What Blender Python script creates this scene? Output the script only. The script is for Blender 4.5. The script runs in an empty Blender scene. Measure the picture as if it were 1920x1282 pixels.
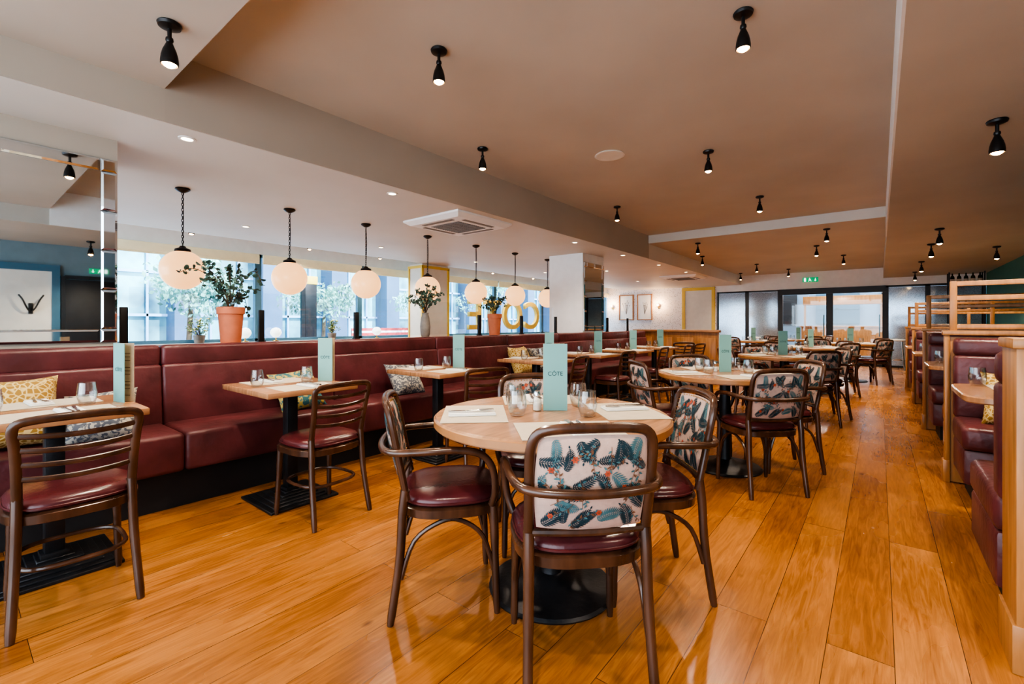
import bpy, bmesh, math, random
from mathutils import Vector, Matrix, Euler
random.seed(7)
PI=math.pi
SC=bpy.context.scene
COL=SC.collection

# ------------------------------------------------------------------ materials
def _nt(name):
    m=bpy.data.materials.new(name); m.use_nodes=True
    nt=m.node_tree
    b=nt.nodes['Principled BSDF']
    return m,nt,b
def M(name,col,rough=.5,metal=0,var=.12,scale=8,bump=0,bscale=None,emis=None,estr=0,coat=0,stretch=(1,1,1),spec=.5,detail=3):
    m,nt,b=_nt(name)
    tc=nt.nodes.new('ShaderNodeTexCoord'); mp=nt.nodes.new('ShaderNodeMapping')
    mp.inputs['Scale'].default_value=stretch
    nt.links.new(tc.outputs['Object'],mp.inputs['Vector'])
    no=nt.nodes.new('ShaderNodeTexNoise'); no.inputs['Scale'].default_value=scale; no.inputs['Detail'].default_value=detail
    nt.links.new(mp.outputs[0],no.inputs['Vector'])
    cr=nt.nodes.new('ShaderNodeValToRGB')
    cr.color_ramp.elements[0].position=.3; cr.color_ramp.elements[1].position=.7
    cr.color_ramp.elements[0].color=(*[max(0,c*(1-var)) for c in col],1)
    cr.color_ramp.elements[1].color=(*[min(1,c*(1+var)) for c in col],1)
    nt.links.new(no.outputs['Fac'],cr.inputs['Fac'])
    nt.links.new(cr.outputs[0],b.inputs['Base Color'])
    b.inputs['Roughness'].default_value=rough; b.inputs['Metallic'].default_value=metal
    b.inputs['Specular IOR Level'].default_value=spec
    if coat: b.inputs['Coat Weight'].default_value=coat; b.inputs['Coat Roughness'].default_value=.15
    if bump:
        n2=nt.nodes.new('ShaderNodeTexNoise'); n2.inputs['Scale'].default_value=bscale or scale*4; n2.inputs['Detail'].default_value=2
        nt.links.new(mp.outputs[0],n2.inputs['Vector'])
        bu=nt.nodes.new('ShaderNodeBump'); bu.inputs['Strength'].default_value=bump; bu.inputs['Distance'].default_value=.01
        nt.links.new(n2.outputs['Fac'],bu.inputs['Height']); nt.links.new(bu.outputs[0],b.inputs['Normal'])
    if emis:
        b.inputs['Emission Color'].default_value=(*emis,1); b.inputs['Emission Strength'].default_value=estr
    return m
def glassmat(name,tint=(1,1,1),gl=.12,rough=.02):
    m=bpy.data.materials.new(name); m.use_nodes=True; nt=m.node_tree; nt.nodes.clear()
    o=nt.nodes.new('ShaderNodeOutputMaterial'); mx=nt.nodes.new('ShaderNodeMixShader')
    t=nt.nodes.new('ShaderNodeBsdfTransparent'); t.inputs[0].default_value=(*tint,1)
    g=nt.nodes.new('ShaderNodeBsdfGlossy'); g.inputs['Roughness'].default_value=rough
    lw=nt.nodes.new('ShaderNodeLayerWeight'); lw.inputs['Blend'].default_value=.35
    ma=nt.nodes.new('ShaderNodeMath'); ma.operation='MULTIPLY_ADD'; ma.inputs[1].default_value=.75; ma.inputs[2].default_value=gl
    nt.links.new(lw.outputs['Facing'],ma.inputs[0]); 
    nt.links.new(ma.outputs[0],mx.inputs[0]); nt.links.new(t.outputs[0],mx.inputs[1]); nt.links.new(g.outputs[0],mx.inputs[2])
    nt.links.new(mx.outputs[0],o.inputs[0]); return m
def panemat(name,tint=(1,1,1),gl=.06):
    m=bpy.data.materials.new(name); m.use_nodes=True; nt=m.node_tree; nt.nodes.clear()
    o=nt.nodes.new('ShaderNodeOutputMaterial'); mx=nt.nodes.new('ShaderNodeMixShader'); mx.inputs[0].default_value=gl
    t=nt.nodes.new('ShaderNodeBsdfTransparent'); t.inputs[0].default_value=(*tint,1)
    g=nt.nodes.new('ShaderNodeBsdfGlossy'); g.inputs['Roughness'].default_value=.02
    nt.links.new(t.outputs[0],mx.inputs[1]); nt.links.new(g.outputs[0],mx.inputs[2]); nt.links.new(mx.outputs[0],o.inputs[0]); return m

def floor_mat():
    m,nt,b=_nt('oak_planks')
    tc=nt.nodes.new('ShaderNodeTexCoord'); sp=nt.nodes.new('ShaderNodeSeparateXYZ'); cb=nt.nodes.new('ShaderNodeCombineXYZ')
    nt.links.new(tc.outputs['Object'],sp.inputs[0]); nt.links.new(sp.outputs['Y'],cb.inputs['X']); nt.links.new(sp.outputs['X'],cb.inputs['Y'])
    br=nt.nodes.new('ShaderNodeTexBrick'); br.offset=.37; br.offset_frequency=2
    br.inputs['Scale'].default_value=1; br.inputs['Brick Width'].default_value=1.8; br.inputs['Row Height'].default_value=.19
    br.inputs['Mortar Size'].default_value=.0015; br.inputs['Mortar Smooth'].default_value=.4
    br.inputs['Color1'].default_value=(.50,.225,.066,1); br.inputs['Color2'].default_value=(.355,.145,.036,1); br.inputs['Mortar'].default_value=(.09,.035,.012,1)
    nt.links.new(cb.outputs[0],br.inputs['Vector'])
    ad=nt.nodes.new('ShaderNodeVectorMath'); ad.operation='MULTIPLY_ADD'; ad.inputs[1].default_value=(30,30,30)
    nt.links.new(br.outputs['Color'],ad.inputs[0]); nt.links.new(cb.outputs[0],ad.inputs[2])
    mp=nt.nodes.new('ShaderNodeMapping'); mp.inputs['Scale'].default_value=(1.5,18,1); nt.links.new(ad.outputs[0],mp.inputs['Vector'])
    n1=nt.nodes.new('ShaderNodeTexNoise'); n1.inputs['Scale'].default_value=2.6; n1.inputs['Detail'].default_value=7; n1.inputs['Distortion'].default_value=1.4; n1.inputs['Roughness'].default_value=.58
    nt.links.new(mp.outputs[0],n1.inputs['Vector'])
    r1=nt.nodes.new('ShaderNodeValToRGB'); r1.color_ramp.elements[0].position=.28; r1.color_ramp.elements[0].color=(.60,.52,.43,1)
    r1.color_ramp.elements[1].position=.66; r1.color_ramp.elements[1].color=(1.06,1.06,1.06,1); nt.links.new(n1.outputs['Fac'],r1.inputs[0])
    mp2=nt.nodes.new('ShaderNodeMapping'); mp2.inputs['Scale'].default_value=(1,3,1); nt.links.new(ad.outputs[0],mp2.inputs['Vector'])
    n2=nt.nodes.new('ShaderNodeTexNoise'); n2.inputs['Scale'].default_value=1.3; n2.inputs['Detail'].default_value=2.5; n2.inputs['Roughness'].default_value=.45; nt.links.new(mp2.outputs[0],n2.inputs['Vector'])
    r2=nt.nodes.new('ShaderNodeValToRGB'); r2.color_ramp.elements[0].position=.2; r2.color_ramp.elements[0].color=(.62,.54,.46,1); r2.color_ramp.elements[1].position=.8; r2.color_ramp.elements[1].color=(1.1,1.1,1.1,1)
    nt.links.new(n2.outputs['Fac'],r2.inputs[0])
    mk=nt.nodes.new('ShaderNodeMapping'); mk.inputs['Scale'].default_value=(1.8,3,1); nt.links.new(cb.outputs[0],mk.inputs['Vector'])
    vo=nt.nodes.new('ShaderNodeTexVoronoi'); vo.inputs['Scale'].default_value=1.25; nt.links.new(mk.outputs[0],vo.inputs['Vector'])
    r3=nt.nodes.new('ShaderNodeValToRGB'); r3.color_ramp.elements[0].position=.012; r3.color_ramp.elements[0].color=(.25,.16,.10,1); r3.color_ramp.elements[1].position=.075; r3.color_ramp.elements[1].color=(1,1,1,1)
    nt.links.new(vo.outputs['Distance'],r3.inputs[0])
    prev=br.outputs['Color']
    for r in (r1,r2,r3):
        mx=nt.nodes.new('ShaderNodeMix'); mx.data_type='RGBA'; mx.blend_type='MULTIPLY'; mx.inputs[0].default_value=1
        nt.links.new(prev,mx.inputs[6]); nt.links.new(r.outputs[0],mx.inputs[7]); prev=mx.outputs[2]
    nt.links.new(prev,b.inputs['Base Color'])
    mr=nt.nodes.new('ShaderNodeMapRange'); mr.inputs['To Min'].default_value=.23; mr.inputs['To Max'].default_value=.31; nt.links.new(n2.outputs['Fac'],mr.inputs[0]); nt.links.new(mr.outputs[0],b.inputs['Roughness'])
    bu=nt.nodes.new('ShaderNodeBump'); bu.inputs['Strength'].default_value=.05; bu.inputs['Distance'].default_value=.01
    nt.links.new(n1.outputs['Fac'],bu.inputs['Height']); nt.links.new(bu.outputs[0],b.inputs['Normal'])
    b.inputs['Specular IOR Level'].default_value=.5
    return m
def pattern_mat(name,c1,c2,scale=30,kind='voronoi',rough=.8,thr=.3,c3=None,metal=0):
    m,nt,b=_nt(name); tc=nt.nodes.new('ShaderNodeTexCoord')
    if kind=='voronoi':
        v=nt.nodes.new('ShaderNodeTexVoronoi'); v.feature='DISTANCE_TO_EDGE'; v.inputs['Scale'].default_value=scale; out=v.outputs['Distance']
    elif kind=='speck':
        v=nt.nodes.new('ShaderNodeTexVoronoi'); v.inputs['Scale'].default_value=scale; out=v.outputs['Distance']
    else:
        v=nt.nodes.new('ShaderNodeTexNoise'); v.inputs['Scale'].default_value=scale; v.inputs['Distortion'].default_value=1.5; out=v.outputs['Fac']
    nt.links.new(tc.outputs['Object'],v.inputs['Vector'])
    cr=nt.nodes.new('ShaderNodeValToRGB'); cr.color_ramp.interpolation='EASE'
    cr.color_ramp.elements[0].position=max(0,thr-.04); cr.color_ramp.elements[0].color=(*c1,1)
    cr.color_ramp.elements[1].position=thr+.04; cr.color_ramp.elements[1].color=(*c2,1)
    if c3:
        e=cr.color_ramp.elements.new(min(.95,thr+.18)); e.color=(*c3,1)
    nt.links.new(out,cr.inputs[0]); nt.links.new(cr.outputs[0],b.inputs['Base Color']); b.inputs['Roughness'].default_value=rough
    b.inputs['Metallic'].default_value=metal
    return m

FLOOR=floor_mat()
CEIL=M('ceiling_plaster_warm',(.50,.462,.40),.6,var=.07,scale=1.0)
CEILW=M('ceiling_plaster_pale',(.63,.61,.56),.6,var=.05,scale=1.0)
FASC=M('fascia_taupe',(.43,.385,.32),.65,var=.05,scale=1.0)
WHITE=M('white_paint',(.80,.80,.78),.6,var=.03)
CREAM=M('cream_wall',(.7,.67,.6),.7,var=.04)
GREEN=M('green_paint',(.03,.16,.12),.6,var=.08)
BLUE=M('blue_paint',(.06,.15,.22),.5,var=.05)
MUTED=M('muted_teal_wall',(.18,.25,.28),.6,var=.05)
YEL=M('yellow_paint',(.74,.52,.10),.5,var=.05)
BLACK=M('black_metal',(.02,.02,.022),.45,metal=.3,var=.2)
BLACKP=M('black_plinth',(.014,.014,.016),.6,var=.2)
IRON=M('cast_iron',(.03,.031,.035),.42,metal=.5,var=.3,bump=.15,bscale=60)
BRONZE=M('dark_bronze',(.035,.033,.033),.35,metal=.7,var=.2)
DWOOD=M('dark_bentwood',(.070,.031,.017),.27,var=.5,scale=14,stretch=(1,1,.25),coat=.3)
TWOOD=M('table_oak',(.37,.19,.095),.27,var=.25,scale=5,stretch=(10,1,1),coat=.2,detail=6)
TEDGE=M('table_edge_oak',(.35,.165,.065),.35,var=.2,scale=8)
OAK=M('honey_oak',(.38,.175,.058),.35,var=.25,scale=4,stretch=(8,8,.8),detail=6)
LEATHER=M('burgundy_leather',(.108,.029,.033),.37,var=.3,scale=5,bump=.35,bscale=22)
LEATHD=M('burgundy_leather_chair',(.090,.020,.023),.26,var=.15,scale=5,bump=.1,bscale=60)
TERRA=M('terracotta',(.58,.19,.10),.75,var=.12,scale=10)
GREYC=M('grey_ceramic',(.2,.18,.16),.6,var=.15,scale=20)
LEAF=M('eucalyptus_leaf',(.075,.135,.105),.55,var=.4,scale=20)
LEAF2=M('flower_leaf',(.18,.26,.06),.6,var=.4,scale=20)
PETAL=M('yellow_petal',(.75,.65,.2),.6,var=.3,scale=30)
STEM=M('brown_stem',(.10,.06,.03),.7)
TREELEAF=M('tree_leaf',(.22,.46,.38),.6,var=.8,scale=.8)
HEDGE=M('hedge_leaf',(.12,.30,.20),.6,var=.6,scale=2)
TEAL=M('menu_teal_card',(.20,.41,.39),.6,var=.03)
MENUIN=M('menu_kraft_card',(.50,.38,.26),.8,var=.08,scale=40)
TEXTD=M('menu_print_dark',(.02,.06,.07),.6)
PAPER=M('placemat_paper',(.50,.44,.35),.8,var=.05,scale=20)
NAPK=M('white_napkin',(.76,.75,.72),.8,var=.04,scale=40,bump=.1)
STEEL=M('cutlery_steel',(.65,.64,.62),.2,metal=1,var=.05)
CHROME=M('chrome',(.75,.75,.76),.12,metal=1,var=.03)
BRASS=M('brass',(.7,.45,.15),.25,metal=1,var=.1)
MIRROR=M('mirror_silver',(.72,.78,.80),.015,metal=1,var=.01)
MIRRORB=M('mirror_bevel',(.72,.78,.82),.03,metal=1,var=.02)
GLASS=glassmat('tumbler_glass',(.97,.98,.98),.05)
PANE=panemat('window_pane',(.95,.98,1.0),.05)
PANE2=panemat('screen_pane',(.96,.98,1.0),.05)
GLOBE=M('opal_globe',(.62,.46,.30),.22,var=.02,emis=(1.0,.50,.20),estr=.85)
BULB=M('warm_bulb',(1,.9,.7),.3,var=.01,emis=(1.0,.52,.18),estr=28)
DLB=M('downlight_lens',(1,.95,.85),.3,var=.01,emis=(1.0,.80,.5),estr=7)
SALT=M('salt_white',(.8,.78,.74),.7)
FCREAM=M('floral_ground_cream',(.50,.355,.30),.8,var=.06,scale=60,bump=.1,bscale=300)
FTEAL=M('floral_leaf_teal',(.009,.036,.050),.8,var=.4,scale=40)
FBLUE=M('floral_leaf_blue',(.06,.15,.17),.8,var=.3,scale=40)
FRED=M('floral_flower_red',(.42,.075,.035),.8,var=.3,scale=60)
FBROWN=M('floral_twig_brown',(.16,.075,.04),.8)
CUSH_Y=pattern_mat('cushion_ochre_pattern',(.62,.48,.22),(.33,.19,.04),38,'voronoi',.9,.1)
CUSH_G=pattern_mat('cushion_grey_leaf_pattern',(.10,.11,.13),(.40,.37,.31),26,'noise',.9,.5)
CUSH_T=pattern_mat('cushion_teal_pattern',(.04,.14,.16),(.45,.35,.10),18,'noise',.9,.5)
TERRAZZO=pattern_mat('speckled_wallpaper',(.34,.31,.31),(.82,.79,.80),26,'speck',.8,.26)
SILVER=pattern_mat('rippled_silver_glass',(.20,.25,.30),(.40,.49,.58),60,'speck',.1,.36,metal=.6)
DOORFR=M('dark_door_frame',(.025,.027,.03),.4,var=.1)
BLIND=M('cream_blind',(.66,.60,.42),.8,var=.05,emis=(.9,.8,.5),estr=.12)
SIGNG=M('exit_green',(.0,.30,.12),.5,emis=(.0,.45,.18),estr=.35,var=.02)
SIGNW=M('sign_white',(.9,.9,.9),.5,emis=(.9,1,.9),estr=.9,var=.01)
BOTTLE=M('wine_bottle_glass',(.02,.03,.015),.12,var=.1)
WLABEL=M('wine_label',(.6,.5,.4),.7)
REDM=M('red_panel',(.55,.04,.04),.5)
BLDG=M('facade_blue_stone',(.34,.52,.72),.7,var=.12,scale=1)
BLDGD=M('facade_dark_stone',(.08,.14,.23),.7,var=.15,scale=1)
BGLASS=M('facade_glass',(.24,.54,.86),.15,metal=.2,var=.8,scale=.6)
PAVE=M('pavement',(.40,.50,.60),.8,var=.08,scale=2)
PALEB=M('pale_blue_wall',(.20,.30,.40),.6,var=.2,scale=1.2)

# ------------------------------------------------------------------ mesh builder
_bc={}
def boxgeo(sx,sy,sz,bev,seg):
    k=(round(sx,4),round(sy,4),round(sz,4),round(bev,4),seg)
    if k in _bc: return _bc[k]
    bm=bmesh.new(); bmesh.ops.create_cube(bm,size=1)
    for v in bm.verts: v.co=Vector((v.co.x*sx,v.co.y*sy,v.co.z*sz))
    if bev>0: bmesh.ops.bevel(bm,geom=list(bm.edges),offset=min(bev,.49*min(sx,sy,sz)),segments=seg,profile=.5,affect='EDGES')
    bm.verts.index_update()
    r=([v.co.copy() for v in bm.verts],[[v.index for v in f.verts] for f in bm.faces]); bm.free()
    _bc[k]=r; return r
class MB:
    def __init__(s): s.v=[];s.f=[];s.m=[]
    def add(s,vs,fs,mi=0,mat=None):
        o=len(s.v)
        for v in vs:
            v=Vector(v)
            s.v.append(mat@v if mat else v)
        for f in fs: s.f.append([i+o for i in f]); s.m.append(mi)
        return s
    def box(s,c,size,mi=0,bev=0,seg=2,rot=None):
        vs,fs=boxgeo(*size,bev,seg)
        mt=Matrix.Translation(Vector(c))
        if rot: mt=mt@Euler(rot).to_matrix().to_4x4()
        return s.add(vs,fs,mi,mt)
    def tube(s,pts,r,n=8,closed=False,mi=0,ref=(0,0,1),a=1,b=1,mat=None):
        pts=[Vector(p) for p in pts]; N=len(pts)
        rr=r if isinstance(r,(list,tuple)) else [r]*N
        T=[]
        for i in range(N):
            if closed: t=pts[(i+1)%N]-pts[i-1]
            else: t=pts[min(i+1,N-1)]-pts[max(i-1,0)]
            T.append(t.normalized())
        ref=Vector(ref); nrm=ref-T[0]*ref.dot(T[0])
        if nrm.length<1e-3: nrm=Vector((1,0,0))-T[0]*T[0].x
        nrm.normalize(); vs=[];fs=[]
        for i in range(N):
            nrm=nrm-T[i]*nrm.dot(T[i]); nrm.normalize(); bi=T[i].cross(nrm)
            for k in range(n):
                an=2*PI*k/n
                vs.append(pts[i]+nrm*(math.cos(an)*rr[i]*b)+bi*(math.sin(an)*rr[i]*a))
        for i in range(N if closed else N-1):
            j=(i+1)%N
            for k in range(n):
                k2=(k+1)%n; fs.append([i*n+k,j*n+k,j*n+k2,i*n+k2][::-1])
        if not closed:
            fs.append(list(range(n))); fs.append([(N-1)*n+k for k in range(n)][::-1])
        return s.add(vs,fs,mi,mat)
    def lathe(s,prof,n=24,c=(0,0,0),mi=0,mat=None):
        vs=[];fs=[]
        for r,z in prof:
            for k in range(n):
                an=2*PI*k/n; vs.append((c[0]+r*math.cos(an),c[1]+r*math.sin(an),c[2]+z))
        for i in range(len(prof)-1):
            for k in range(n):
                k2=(k+1)%n; fs.append([i*n+k,i*n+k2,(i+1)*n+k2,(i+1)*n+k])
        if prof[0][0]>1e-5: fs.append(list(range(n))[::-1])
        if prof[-1][0]>1e-5: fs.append([(len(prof)-1)*n+k for k in range(n)])
        return s.add(vs,fs,mi,mat)
    def obj(s,name,mats,parent=None,loc=(0,0,0),rot=(0,0,0),label=None,ang=38):
        me=bpy.data.meshes.new(name); me.from_pydata([tuple(v) for v in s.v],[],s.f)
        if not isinstance(mats,(list,tuple)): mats=[mats]
        for m in mats: me.materials.append(m)
        me.polygons.foreach_set('material_index',s.m)
        me.polygons.foreach_set('use_smooth',[True]*len(s.f))
        bm=bmesh.new(); bm.from_mesh(me); bmesh.ops.remove_doubles(bm,verts=bm.verts,dist=1e-6); 
        bmesh.ops.recalc_face_normals(bm,faces=bm.faces); bm.to_mesh(me); bm.free()
        me.update()
        try: me.set_sharp_from_angle(angle=math.radians(ang))
        except Exception: pass
        o=bpy.data.objects.new(name,me); COL.objects.link(o); o.location=loc; o.rotation_euler=rot
        if parent: o.parent=parent
        if label: o['label']=label
        return o
def cat(pts,k=5,closed=False):
    P=[Vector(p) for p in pts]; N=len(P); out=[]
    rng=N if closed else N-1
    for i in range(rng):
        if closed: p0,p1,p2,p3=P[i-1],P[i],P[(i+1)%N],P[(i+2)%N]
        else: p0,p1,p2,p3=P[max(i-1,0)],P[i],P[i+1],P[min(i+2,N-1)]
        for j in range(k):
            t=j/k
            out.append(.5*((2*p1)+(-p0+p2)*t+(2*p0-5*p1+4*p2-p3)*t*t+(-p0+3*p1-3*p2+p3)*t**3))
    if not closed: out.append(P[-1])
    return out
def thing(name,label,category,group=None,loc=(0,0,0),rz=0):
    e=bpy.data.objects.new(name,None); e.empty_display_size=.1; COL.objects.link(e)
    e.location=loc; e.rotation_euler=(0,0,rz); tag(e,label,category,group); return e
def tag(o,label,category,group=None):
    o['label']=label; o['category']=category
    if group: o['group']=group
    return o
def clone(o,loc=None,rot=None,label=None):
    c=o.copy(); COL.objects.link(c)
    for ch in list(o.children):
        cc=clone(ch); cc.parent=c
    if loc is not None: c.location=loc
    if rot is not None: c.rotation_euler=rot
    if label: c['label']=label
    return c
def struct(o,desc=None):
    o['kind']='structure'
    if desc: o['label']=desc
    return o
def sbox(name,lo,hi,mat,bev=0,desc=None):
    lo=Vector(lo);hi=Vector(hi); c=(lo+hi)/2; s=hi-lo
    return struct(MB().box((0,0,0),tuple(s),0,bev).obj(name,mat,loc=c),desc)
def text_mesh(s,size,ext,mat,name,parent=None,align='CENTER',bold=0,space=1):
    cu=bpy.data.curves.new('t','FONT'); cu.body=s; cu.size=size; cu.extrude=ext; cu.align_x=align; cu.align_y='CENTER'; cu.offset=bold; cu.space_character=space
    to=bpy.data.objects.new('t',cu); COL.objects.link(to); bpy.context.view_layer.update()
    me=bpy.data.meshes.new_from_object(to.evaluated_get(bpy.context.evaluated_depsgraph_get()))
    bpy.data.objects.remove(to); bpy.data.curves.remove(cu)
    me.materials.clear(); me.materials.append(mat); me.name=name
    o=bpy.data.objects.new(name,me); COL.objects.link(o)
    if parent: o.parent=parent
    return o
def lamp(name,kind,loc,energy,color=(1,.8,.6),parent=None,rot=(0,0,0),**kw):
    l=bpy.data.lights.new(name,kind); l.energy=energy; l.color=color
    for k,v in kw.items(): setattr(l,k,v)
    o=bpy.data.objects.new(name,l); COL.objects.link(o); o.location=loc; o.rotation_euler=rot
    if parent: o.parent=parent
    return o

# ------------------------------------------------------------------ camera
H=1.15
cam=bpy.data.cameras.new('camera'); co=bpy.data.objects.new('camera',cam); COL.objects.link(co)
co.location=(0,0,H); co.rotation_euler=(PI/2,0,math.radians(38.7)); cam.lens=16.125; cam.sensor_width=36; cam.shift_y=-.0177
cam.clip_start=.05; cam.clip_end=200
SC.camera=co

# ------------------------------------------------------------------ room shell
XW=-8.0; XR=2.0; Y0=-2.6; YF=15.7
BX=-3.38; SX=.08
sbox('floor',(XW-.2,Y0,-.1),(XR+.2,21,0),FLOOR,desc='honey oak plank floor')
sbox('ceiling',(BX,.85,2.8),(SX,8.3,2.95),CEIL,desc='raised beige ceiling panel')
sbox('ceiling',(-7.2,Y0,2.37),(BX,YF,2.95),CEILW,desc='lowered pale ceiling beside the windows')
sbox('ceiling',(SX,Y0,2.37),(XR,YF,2.95),CEIL,desc='lowered beige ceiling over the booths')
sbox('ceiling',(BX,Y0,2.57),(SX,.85,2.95),CEIL,desc='beige ceiling drop')
sbox('ceiling',(BX,8.3,2.65),(SX,YF,2.95),CEIL,desc='pale ceiling drop')
sbox('ceiling',(XW,Y0,2.6),(-7.2,YF,2.95),WHITE,desc='white recessed ceiling strip at the windows')
sbox('trim_1',(BX-.001,.85,2.372),(BX+.012,8.3,2.80),FASC)
sbox('trim_5',(BX-.001,Y0,2.372),(BX+.012,.85,2.57),FASC)
sbox('trim_2',(SX-.012,.85,2.372),(SX+.001,8.3,2.80),WHITE)
sbox('trim_3',(BX,8.288,2.652),(SX,8.301,2.80),CEILW)
sbox('wall_right',(XR,2.3,0),(XR+.15,YF,2.4),GREEN,desc='dark green painted wall')
sbox('wall_right_front',(XR,Y0,0),(XR+.15,2.3,2.4),MUTED,desc='muted teal painted wall')
# far wall
sbox('wall_far',(XW,YF,0),(-4.12,YF+.15,2.95),TERRAZZO,desc='speckled terrazzo patterned wall')
sbox('wall_header',(-4.12,YF,2.17),(XR,YF+.15,2.7),WHITE,desc='white header above the glazed doors')
# window wall
sbox('wall_sill',(XW-.15,Y0,0),(XW+.12,YF,.86),WHITE,desc='low white wall below the windows')
sbox('wall_lintel',(XW-.15,Y0,2.3),(XW,YF,2.95),WHITE)
def window(n,y0,y1,z0,z1,x,matf):
    mb=MB(); w=.05
    mb.box((x,(y0+y1)/2,z0+w/2),(.07,y1-y0,w)); mb.box((x,(y0+y1)/2,z1-w/2),(.07,y1-y0,w))
    mb.box((x,y0+w/2,(z0+z1)/2),(.07,w,z1-z0)); mb.box((x,y1-w/2,(z0+z1)/2),(.07,w,z1-z0))
    fr=mb.obj('window_%d'%n,matf); struct(fr)
    g=MB().box((x,(y0+y1)/2,(z0+z1)/2),(.008,y1-y0-2*w,z1-z0-2*w)).obj('pane',PANE,parent=fr)
    return fr
ys=[Y0,-.6,1.4,3.3,5.2,7.1,9.3,11.5,13.6,YF]
for i in range(len(ys)-1): window(i+1,ys[i],ys[i+1],.86,2.3,XW-.06,BLUE)
for i in range(1,len(ys)-1):
    b=tag(MB().box((0,0,0),(.05,ys[i+1]-ys[i]-.06,.13),0,.01).tube([(0,-(ys[i+1]-ys[i])/2+.03,-.075),(0,(ys[i+1]-ys[i])/2-.03,-.075)],.015).obj('roller_blind',BLIND,loc=(XW+.08,(ys[i]+ys[i+1])/2,2.22)),'rolled-up cream fabric blind above a window','blind','window blinds')
# pillars
for n,y0 in ((1,0.0),(2,6.9)):
    y00=-.9 if n==1 else y0
    y1=.743 if n==1 else 7.65
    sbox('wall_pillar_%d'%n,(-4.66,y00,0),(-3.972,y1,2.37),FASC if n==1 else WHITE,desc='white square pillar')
def mirror(y0,y1,z0,z1):
    x=-3.970
    t=thing('wall_mirror','large silver wall mirror with paler glass border strips','mirror','pillar mirrors',loc=(x,(y0+y1)/2,(z0+z1)/2))
    w=(y1-y0)/2; h=(z1-z0)/2; bw=.085
    MB().box((.008,0,0),(.014,2*(w-bw),2*(h-bw))).obj('mirror_pane',MIRROR,parent=t)
    mb=MB()
    def strip(yc,zc,sy,sz):
        a,b=sy/2,sz/2; k=.014
        vs=[(0.0,-a,-b),(0.0,a,-b),(0.0,a,b),(0.0,-a,b),(.012,-a,-b),(.012,a,-b),(.012,a,b),(.012,-a,b),(.024,-a+k,-b+k),(.024,a-k,-b+k),(.024,a-k,b-k),(.024,-a+k,b-k)]
        fs=[(0,3,2,1)]+[(i,(i+1)%4,4+(i+1)%4,4+i) for i in range(4)]+[(4+i,4+(i+1)%4,8+(i+1)%4,8+i) for i in range(4)]+[(8,9,10,11)]
        mb.add([(v[0],v[1]+yc,v[2]+zc) for v in vs],fs)
    for s in (-1,1):
        for k in range(2):
            L=(2*w-2*bw)/2; strip(-w+bw+L*(k+.5),s*(h-bw/2),L-.003,bw)
        n=4
        for k in range(n):
            L=(2*h-2*bw)/n; strip(s*(w-bw/2),-h+bw+L*(k+.5),bw,L-.003)
        for s2 in (-1,1): strip(s*(w-bw/2),s2*(h-bw/2),bw,bw)
    mb.obj('mirror_border',MIRRORB,parent=t,ang=5)
mirror(-.5,.740,1.03,2.23); mirror(6.92,7.64,1.03,2.22)

# far glazed wall
def glaz(n,x0,x1,mat,door=False):
    mb=MB(); w=.05 if not door else .08; y=YF+.05
    mb.box(((x0+x1)/2,y,2.17-w/2),(x1-x0,.07,w)); mb.box(((x0+x1)/2,y,w/2+.002),(x1-x0,.07,w))
    mb.box((x0+w/2,y,1.085),(w,.07,2.16)); mb.box((x1-w/2,y,1.085),(w,.07,2.16))
    o=struct(mb.obj(('door_%d' if door else 'window_%d')%n,DOORFR))
    MB().box(((x0+x1)/2,y,1.085),(x1-x0-2*w,.01,2.16-2*w)).obj('pane',mat,parent=o)
    if door:
        MB().tube([(x1-.14,y-.07,.8),(x1-.14,y-.07,1.4)],.014).tube([(x1-.14,y-.07,.85),(x1-.14,y,.85)],.01).tube([(x1-.14,y-.07,1.35),(x1-.14,y,1.35)],.01).obj('handle',CHROME,parent=o)
    return o
glaz(11,-4.1,-3.22,SILVER); glaz(12,-3.22,-2.33,SILVER); glaz(1,-2.33,-1.1,PANE,True); glaz(2,-1.1,.14,PANE,True); glaz(13,.14,.96,SILVER); glaz(14,.96,XR,SILVER)
sbox('trim_4',(-2.33,YF-.03,2.0),(.14,YF-.002,2.17),DOORFR)
# back room
sbox('wall_backroom',(-6,20.5,0),(4,20.6,2.9),PALEB,desc='blue wall of the adjoining room')
sbox('ceiling_backroom',(-6,YF+.15,2.75),(4,18.3,2.95),CEIL,desc='ceiling of the adjoining room')
for k in range(5):
    struct(MB().box((0,0,0),(1.3,.06,1.1)).box((0,-.01,0),(.06,.08,1.1)).box((0,-.01,0),(1.3,.08,.05)).obj('trim_%d'%(10+k),DOORFR if k%2 else BLUE,loc=(-5+k*1.9,20.45,1.7)))
bc=thing('bar_counter','lit wooden bar counter in the adjoining room','bar counter',loc=(-1,18.8,0))
MB().box((0,0,.52),(2.2,.5,1.04),0,.01).obj('counter_body',OAK,parent=bc)
MB().box((0,0,1.06),(2.3,.6,.05),0,.01).obj('worktop',TWOOD,parent=bc)
MB().box((0,.3,1.95),(2.2,.3,.3),0,.01).box((-1.05,.3,1.4),(.06,.1,.8)).box((1.05,.3,1.4),(.06,.1,.8)).obj('overhead_gantry',OAK,parent=bc)
lamp('backroom_light','POINT',(-1,17.6,2.2),70,(1,.85,.7),shadow_soft_size=.1)
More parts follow.
